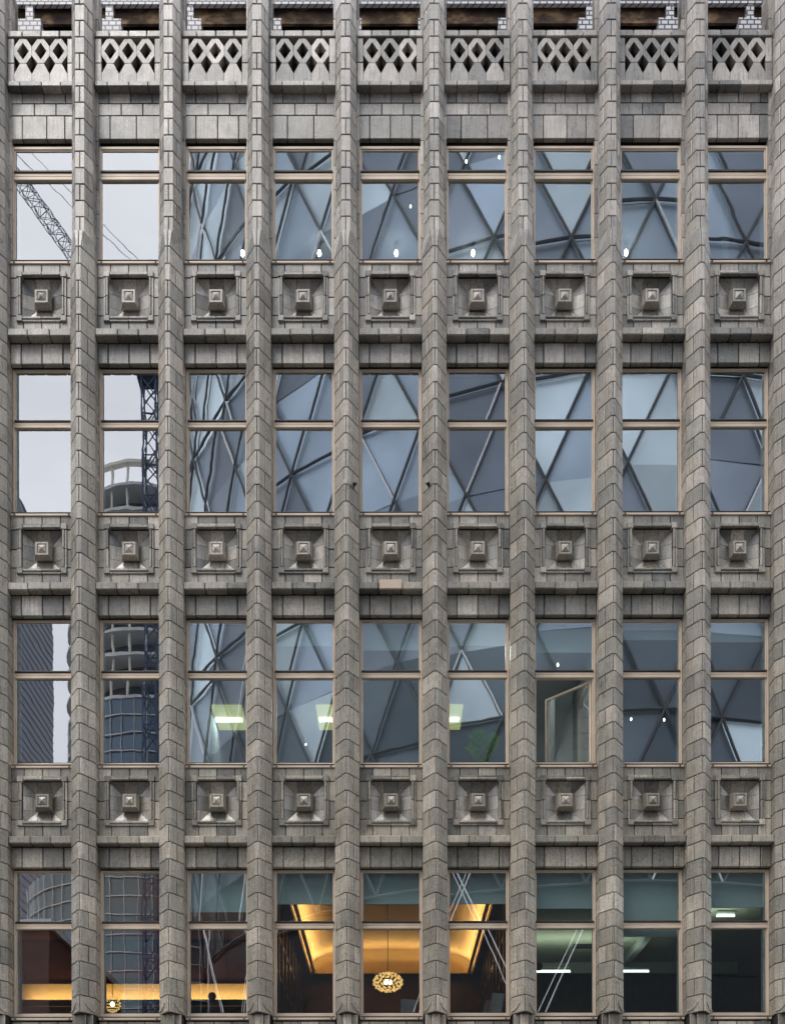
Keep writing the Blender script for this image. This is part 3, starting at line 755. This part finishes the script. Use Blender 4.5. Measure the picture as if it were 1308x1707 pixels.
# screens and boards on the desks
def screen(x0p, x1p, ytp, ybp, T, rot, lab, cat='screen'):
    x0, x1 = X2(x0p, T), X2(x1p, T); z0, z1 = Z2(ybp, T), Z2(ytp, T)
    e = empty('desk_screen', ((x0 + x1) / 2, T - 16, z0)); e.rotation_euler = (R(rot[0]), R(rot[1]), R(rot[2])); tag(e, lab, cat, 'grey screens by the lowest windows')
    h = (x1 - x0) / 2; m = MB(); m.box(-h, h, -.012, .014, 0, z1 - z0, 0, b=.006); m.box(-h * .6, h * .6, -.02, -.012, (z1 - z0) * .3, (z1 - z0) * .7, 0, b=.004); m.make('shell', [M['greybd']], e)
    m = MB(); m.box(-.03, .03, .0, .03, -.16, 0, 0, b=.004); m.box(-.1, .1, -.06, .08, -.17, -.155, 0, b=.004); m.make('stand', [M['black']], e)
screen(665, 690, 1666, 1692, 17.0, (-6, 3, 8), 'upright grey screen seen from behind in the middle lowest window')
screen(812, 833, 1656, 1692, 17.0, (-6, 8, -20), 'leaning grey screen seen from behind in the sixth lowest window, larger of two')
screen(801, 812, 1668, 1692, 17.3, (-6, 14, -30), 'narrow grey screen behind the larger one in the sixth lowest window')
m = MB(); z = Z2(1692, 17.1) - .17; m.box(-1.7, 1.7, .75, 1.5, z - .035, z, 0, b=.005)
for sx in (-1.6, 1.6):
    for yy in (.82, 1.42): m.box(sx - .03, sx + .03, yy - .03, yy + .03, fl0, z - .036, 0)
tag(m.make('desk', [M['wood']]), 'long dark wooden desk behind the three middle lowest windows', 'desk')

area((2.2, 5.0, HD[1] + .12), 1.0, .5, 12, (1, 1, .92)); area((-.6, 3.0, HD[1] + .12), 1.0, .5, 5, (1, 1, .92)); area((1.45, 1.1, HD[1] + .12), .9, .5, 13, (1, 1, .92))   # unseen fill lights added to brighten these rooms, the last for the palm
# palm
T = 16.62; x = X2(803, T); e = empty('potted_palm', (x, T - 16, GB[1] - .10)); tag(e, 'green potted palm on the desk in the sixth window of the second row up', 'plant')
m = MB(); m.lathe((0, 0, 0), [(.09, 0), (.13, .22), (.135, .24), (.11, .24)], 14); m.make('pot', [M['pot']], e)
m = MB(); pr_ = random.Random(4)
for k in range(26):
    a = pr_.uniform(0, 2 * math.pi); rch = pr_.uniform(.10, .24); hgt = pr_.uniform(.42, .72); bp_ = []
    for q in range(9):
        u = q / 8; bp_.append(Vector((math.cos(a) * rch * u ** 1.5, math.sin(a) * rch * u ** 1.5 * .8, .22 + hgt * (u - .32 * u ** 3))))
    for q in range(8): m.tube(bp_[q], bp_[q + 1], .004, 4, 0)
    for q in range(2, 9):
        for s_ in (-1, 1):
            pdir = Vector((-math.sin(a), math.cos(a), 0)) * s_; c = bp_[q]; ln = .11 * math.sin(math.pi * (q / 9.5)) + .03
            tip = c + pdir * ln + Vector((math.cos(a) * .06, math.sin(a) * .06, .03)); w_ = Vector((0, 0, .016)) + Vector((math.cos(a), math.sin(a), 0)) * .016
            m.poly([tuple(c - w_), tuple(c.lerp(tip, .5) - w_ * 1.1), tuple(tip), tuple(c.lerp(tip, .5) + w_ * 1.1), tuple(c + w_)])
m.make('fronds', [M['leaf']], e)
m = MB(); z = GB[1] - .10; m.box(.75, 2.4, .52, 1.25, z - .035, z - .001, 0, b=.005)
for sx in (.8, 2.35): m.box(sx - .03, sx + .03, .55, 1.2, GB[1] - .749, z - .036, 0)
tag(m.make('desk', [M['greybd']]), 'grey office desk under the palm in the second row up', 'desk')

# ------------------------------------------------------------ the street opposite, seen only in the window glass
def mirror(px, py, T): return Vector((X2(px, T), .4 - (T - 16), Z2(py, T)))

def curved_tower():
    cx, cy = 12.5, -61.0; N = 46; dz = 3.8; J = 19
    def rad(z): return 24.2 + 3.2 * math.sin(math.pi * min(max(z / 110, 0), 1)) ** 1.0
    def nd(i, j): a = 2 * math.pi * (i + .5 * (j % 2)) / N; z = j * dz; r = rad(z); return Vector((cx + r * math.cos(a), cy + r * math.sin(a), z))
    root = empty('curved_glass_tower', (cx, cy, 0)); inv = Vector((cx, cy, 0))
    tag(root, 'round tapering glass tower with diagonal lattice, mirrored in the windows', 'tower')
    gm = MB(); q = random.Random(3); mats = [M['tw_light'], M['tw_mid'], M['tw_dark'], M['tw_base'], M['tw_low']]
    for j in range(J):
        for i in range(N):
            A, B, C, D = nd(i, j), nd(i + 1, j), (nd(i, j + 1) if j % 2 == 0 else nd(i + 1, j + 1)), None
            # up triangle A,B,top ; down triangle
            if j % 2 == 0: top = nd(i, j + 1); d0, d1, dn = nd(i, j + 1), nd(i + 1, j + 1), nd(i + 1, j)
            else: top = nd(i + 1, j + 1); d0, d1, dn = nd(i, j + 1), nd(i + 1, j + 1), nd(i, j)
            for tri, kk in (((A, B, top), 0), ((dn, d1, d0), 1)):
                spiral = (i * 2 + j + kk) % 6
                mi = 2 if spiral in (0, 1) else (0 if q.random() < .62 else 1)
                if q.random() < .16: mi = q.choice((0, 1, 2))
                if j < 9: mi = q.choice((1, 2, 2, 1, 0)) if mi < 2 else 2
                if j < 8 and mi: mi = 4  # darker low panes: reflected street instead of sky, put into their colour
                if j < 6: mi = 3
                # the glass leans a little out of true from pane to pane
                c_ = (tri[0] + tri[1] + tri[2]) / 3; out = Vector((c_.x - cx, c_.y - cy, 0)).normalized()
                pts = [tuple(p - inv - out * (.18 + q.uniform(0, .06))) for p in tri]; gm.poly(pts, mi, (q.random(), q.random(), q.random()))
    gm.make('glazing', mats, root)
    st = MB(); ws = MB()
    for j in range(J):
        for i in range(N):
            a = nd(i, j); 
            ups = (nd(i, j + 1), nd(i - 1, j + 1)) if j % 2 == 0 else (nd(i, j + 1), nd(i + 1, j + 1))
            tgt = ws if j < 4 else st
            for ui, u in enumerate(ups):
                if j >= 5:
                    pale = (i + 2 * j + ui) % 7 == 0; out = Vector((a.x - cx, a.y - cy, 0)).normalized()
                    (ws if pale else st).tube(a - inv, u - inv, .05 if pale else .075, 5)
                    if pale: st.tube(a - inv - out * .25, u - inv - out * .25, .09, 5)
            if j % 2 == 1 and j > 4: st.tube(a - inv, nd(i + 1, j) - inv, .08, 5)
    for i in range(N):
        if i % 2: continue
        sg = 1 if i % 6 == 0 else -1; a0 = 2 * math.pi * i / N; r_ = rad(15)
        pt = lambda u, da: Vector(((rad(4 + 20 * u) + .35) * math.cos(a0 + da + sg * .36 * u), (rad(4 + 20 * u) + .35) * math.sin(a0 + da + sg * .36 * u), 4 + 20 * u))
        for k in range(6):
            ws.tube(pt(k / 6, 0), pt((k + 1) / 6, 0), .036, 6); ws.tube(pt(k / 6, .022 - .003 * k), pt((k + 1) / 6, .022 - .003 * (k + 1)), .026, 6)
    st.make('lattice', [simple('slate lattice steel', (.07, .08, .09), .55)], root); ws.make('white_struts', [simple('white strut', (.85, .86, .88), .4, var=.03)], root)
    m = MB(); r0 = 21; m.lathe((0, 0, 0), [(21.5, 0), (22, 20), (24, 70), (12, 72)], 32); m.make('inner_core', [simple('dark tower inside', (.03, .035, .04), .8)], root)
def tw(name, col, rough, metal=.85):
    m, n = mat(name); l = n.links.new; b = node(n, 'ShaderNodeBsdfPrincipled'); o = node(n, 'ShaderNodeOutputMaterial')
    at = node(n, 'ShaderNodeAttribute', attribute_name='tile', attribute_type='GEOMETRY'); sp = node(n, 'ShaderNodeSeparateXYZ'); l(at.outputs['Vector'], sp.inputs[0])
    r = ramp(n, [(0, .72), (1, 1.22)]); l(sp.outputs['X'], r.inputs['Fac']); g = node(n, 'ShaderNodeNewGeometry')
    z = noise(n, .22, 3, g.outputs['Position'], .5); r2 = ramp(n, [(.35, .8), (.65, 1.15)]); l(z.outputs['Fac'], r2.inputs['Fac'])
    l(mul(n, mul(n, r.outputs['Color'], col), r2.outputs['Color']), b.inputs['Base Color']); b.inputs['Roughness'].default_value = rough; b.inputs['Metallic'].default_value = metal
    l(b.outputs[0], o.inputs['Surface']); return m
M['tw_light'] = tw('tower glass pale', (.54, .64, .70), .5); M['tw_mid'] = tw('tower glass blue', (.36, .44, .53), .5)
M['tw_dark'] = tw('tower glass violet grey', (.25, .29, .35), .5); M['tw_low'] = tw('tower glass dark with street reflection', (.13, .16, .19), .5); M['tw_base'] = simple('tower glass at the foot', (.016, .021, .023), .5, spec=.15)
curved_tower()

def lattice(m, a, b, w, n, r):
    a = Vector(a); b = Vector(b); q = (b - a).to_track_quat('Z', 'Y'); L_ = (b - a).length
    C = [Vector((sx * w / 2, sy * w / 2, 0)) for sx, sy in ((-1, -1), (1, -1), (1, 1), (-1, 1))]
    P_ = lambda k, u: a + q @ (C[k % 4] + Vector((0, 0, L_ * u)))
    for k in range(4):
        m.tube(P_(k, 0), P_(k, 1), r * 1.5, 4)
        for i in range(n):
            u0, u1 = i / n, (i + 1) / n; m.tube(P_(k, u0), P_(k + 1, u1), r, 4); m.tube(P_(k + 1, u0), P_(k, u1), r, 4) if i % 2 else m.tube(P_(k, u0), P_(k + 1, u0), r, 4)
T = 80; base = mirror(251, 0, T); top = mirror(251, 640, T).z
e = empty('tower_crane', (base.x, base.y, 0)); tag(e, 'blue lattice tower crane with raised jib, mirrored in the two left bays', 'crane')
m = MB(); lattice(m, (0, 0, 0), (0, 0, top), 1.0, 46, .05); m.make('mast', [M['steel_blue']], e)
m = MB(); m.box(-.9, .9, -.9, .9, top, top + 1.2, 0, b=.05); m.box(-1.1, 1.1, -1.1, 1.1, top + 1.2, top + 1.5, 0); m.box(.4, 2.6, -.6, .6, top + 1.5, top + 2.6, 0, b=.05); m.make('slewing_cab', [M['steel_dark']], e)
j0 = Vector((-.4, 0, top + 1.6)); tip = mirror(-60, 176, T) - Vector((base.x, base.y, 0))
m = MB(); lattice(m, j0, tip, .8, 30, .022); m.make('jib', [M['jib']], e)
m = MB(); ap = Vector((1.5, 0, top + 6)); m.tube(j0, ap, .08, 5); m.tube(ap, tip, .025, 4); m.tube(ap + Vector((.3, 0, 0)), tip + Vector((3, 0, -1.5)), .02, 4); m.tube(ap, (2.4, 0, top + 1.5), .05, 4); m.make('stay_ropes', [M['jib']], e)

# tower being built: curved slabs, cream columns on top, glass below
T = 96; c = mirror(255, 0, T); e = empty('unfinished_tower', (c.x, c.y, 0)); tag(e, 'unfinished curved tower of bare slabs above blue glass, mirrored in the second bay', 'tower')
ztop = Z2(765, 89); zgl = Z2(1180, 90); Rw, Rd = 7.2, 7.0
m = MB(); z = zgl
while z < ztop - 1.3:
    m.lathe((0, 0, z), [(Rw * .9, 0), (Rw, .05), (Rw, .30), (Rw * .9, .34)], 40); z += 1.95
m.make('floor_slab', [M['concrete']], e)
m = MB()
for k in range(30):
    a = 2 * math.pi * k / 30; m.tube((math.cos(a) * Rw * .93, math.sin(a) * Rw * .93, zgl), (math.cos(a) * Rw * .93, math.sin(a) * Rw * .93, ztop), .11, 8)
m.lathe((0, 0, ztop - .3), [(Rw * .9, 0), (Rw * .97, 0), (Rw * .97, .25), (Rw * .9, .25), (Rw * .9, 0)], 40, cap=False)
m.make('column', [M['creamcol']], e)
m = MB(); m.lathe((0, 0, zgl), [(Rw * .72, 0), (Rw * .72, ztop - zgl - 1.8)], 30); m.make('core', [simple('grey blockwork core', (.10, .11, .12), .8, var=.4, vs=1.2)], e)
m = MB(); m.lathe((0, 0, 0), [(Rw - .12, 0), (Rw - .12, zgl)], 44); m.make('glazing', [tw('blue curtain glass', (.10, .135, .18), .25, .6)], e)
m = MB()
for k in range(44):
    a = 2 * math.pi * k / 44; m.tube((math.cos(a) * Rw, math.sin(a) * Rw, 0), (math.cos(a) * Rw, math.sin(a) * Rw, zgl), .035, 4)
z = 1.5
while z < zgl: m.lathe((0, 0, z), [(Rw - .05, 0), (Rw + .05, 0), (Rw + .05, .08), (Rw - .05, .08)], 44); z += 1.45
zp = Z2(1445, 86); R2 = Rw + 3.3
for k in range(60):
    a = 2 * math.pi * k / 60; m.tube((math.cos(a) * R2, math.sin(a) * R2, 0), (math.cos(a) * R2, math.sin(a) * R2, zp), .035, 4)
z = 1.5
while z < zp: m.lathe((0, 0, z), [(R2 - .05, 0), (R2 + .05, 0), (R2 + .05, .08), (R2 - .05, .08)], 60, cap=False); z += 1.45
m.make('mullions', [M['concrete']], e)
m = MB(); m.lathe((0, 0, 0), [(R2 - .12, 0), (R2 - .12, zp)], 60); m.make('podium_glazing', [tw('teal podium glass', (.10, .15, .17), .3, .5)], e)

# dark blue striped slab block at the far left
T = 150; a = mirror(56, 830, T); e = empty('striped_tower', (a.x - 8, a.y, 0)); tag(e, 'tall dark blue striped slab tower, mirrored in the leftmost bay', 'tower')
m = MB(); m.box(-8, 8, -9, 9, 0, a.z - 4, 0); m.prism([(-8, a.z - 4), (8, a.z - 4), (-2, a.z + 6), (-8, a.z + 8)], -9, 9, 0); m.make('block', [tw('navy glass', (.022, .032, .075), .4, .1)], e)
m = MB(); z = 2
while z < a.z - 4: m.box(-8.06, 8.06, -9.06, 9.06, z, z + .12, 0); z += 1.15
m.make('floor_bands', [simple('slate floor bands', (.07, .08, .12), .6)], e)
# low brown brick block
T = 62; a = mirror(84, 1548, T); e = empty('brick_block', (a.x - 12, a.y - 8, 0)); tag(e, 'low brown brick block mirrored in the lowest left windows', 'building')
m = MB(); m.box(-12, 12, -8, 8, 0, a.z, 0); m.make('wall', [M['redbrick']], e)
m = MB(); m.box(-12.2, 12.2, -8.2, 8.2, a.z, a.z + .4, 0); m.make('cornice', [M['concrete']], e)
for k in range(7):
    for q in range(5):
        m = MB(); xx = -10.5 + k * 3.3; zz = 2 + q * 3.4
        if zz + 2 < a.z: m.box(xx, xx + 1.3, 7.9, 8.04, zz, zz + 1.9, 0); m.make('window', [M['steel_dark']], e)
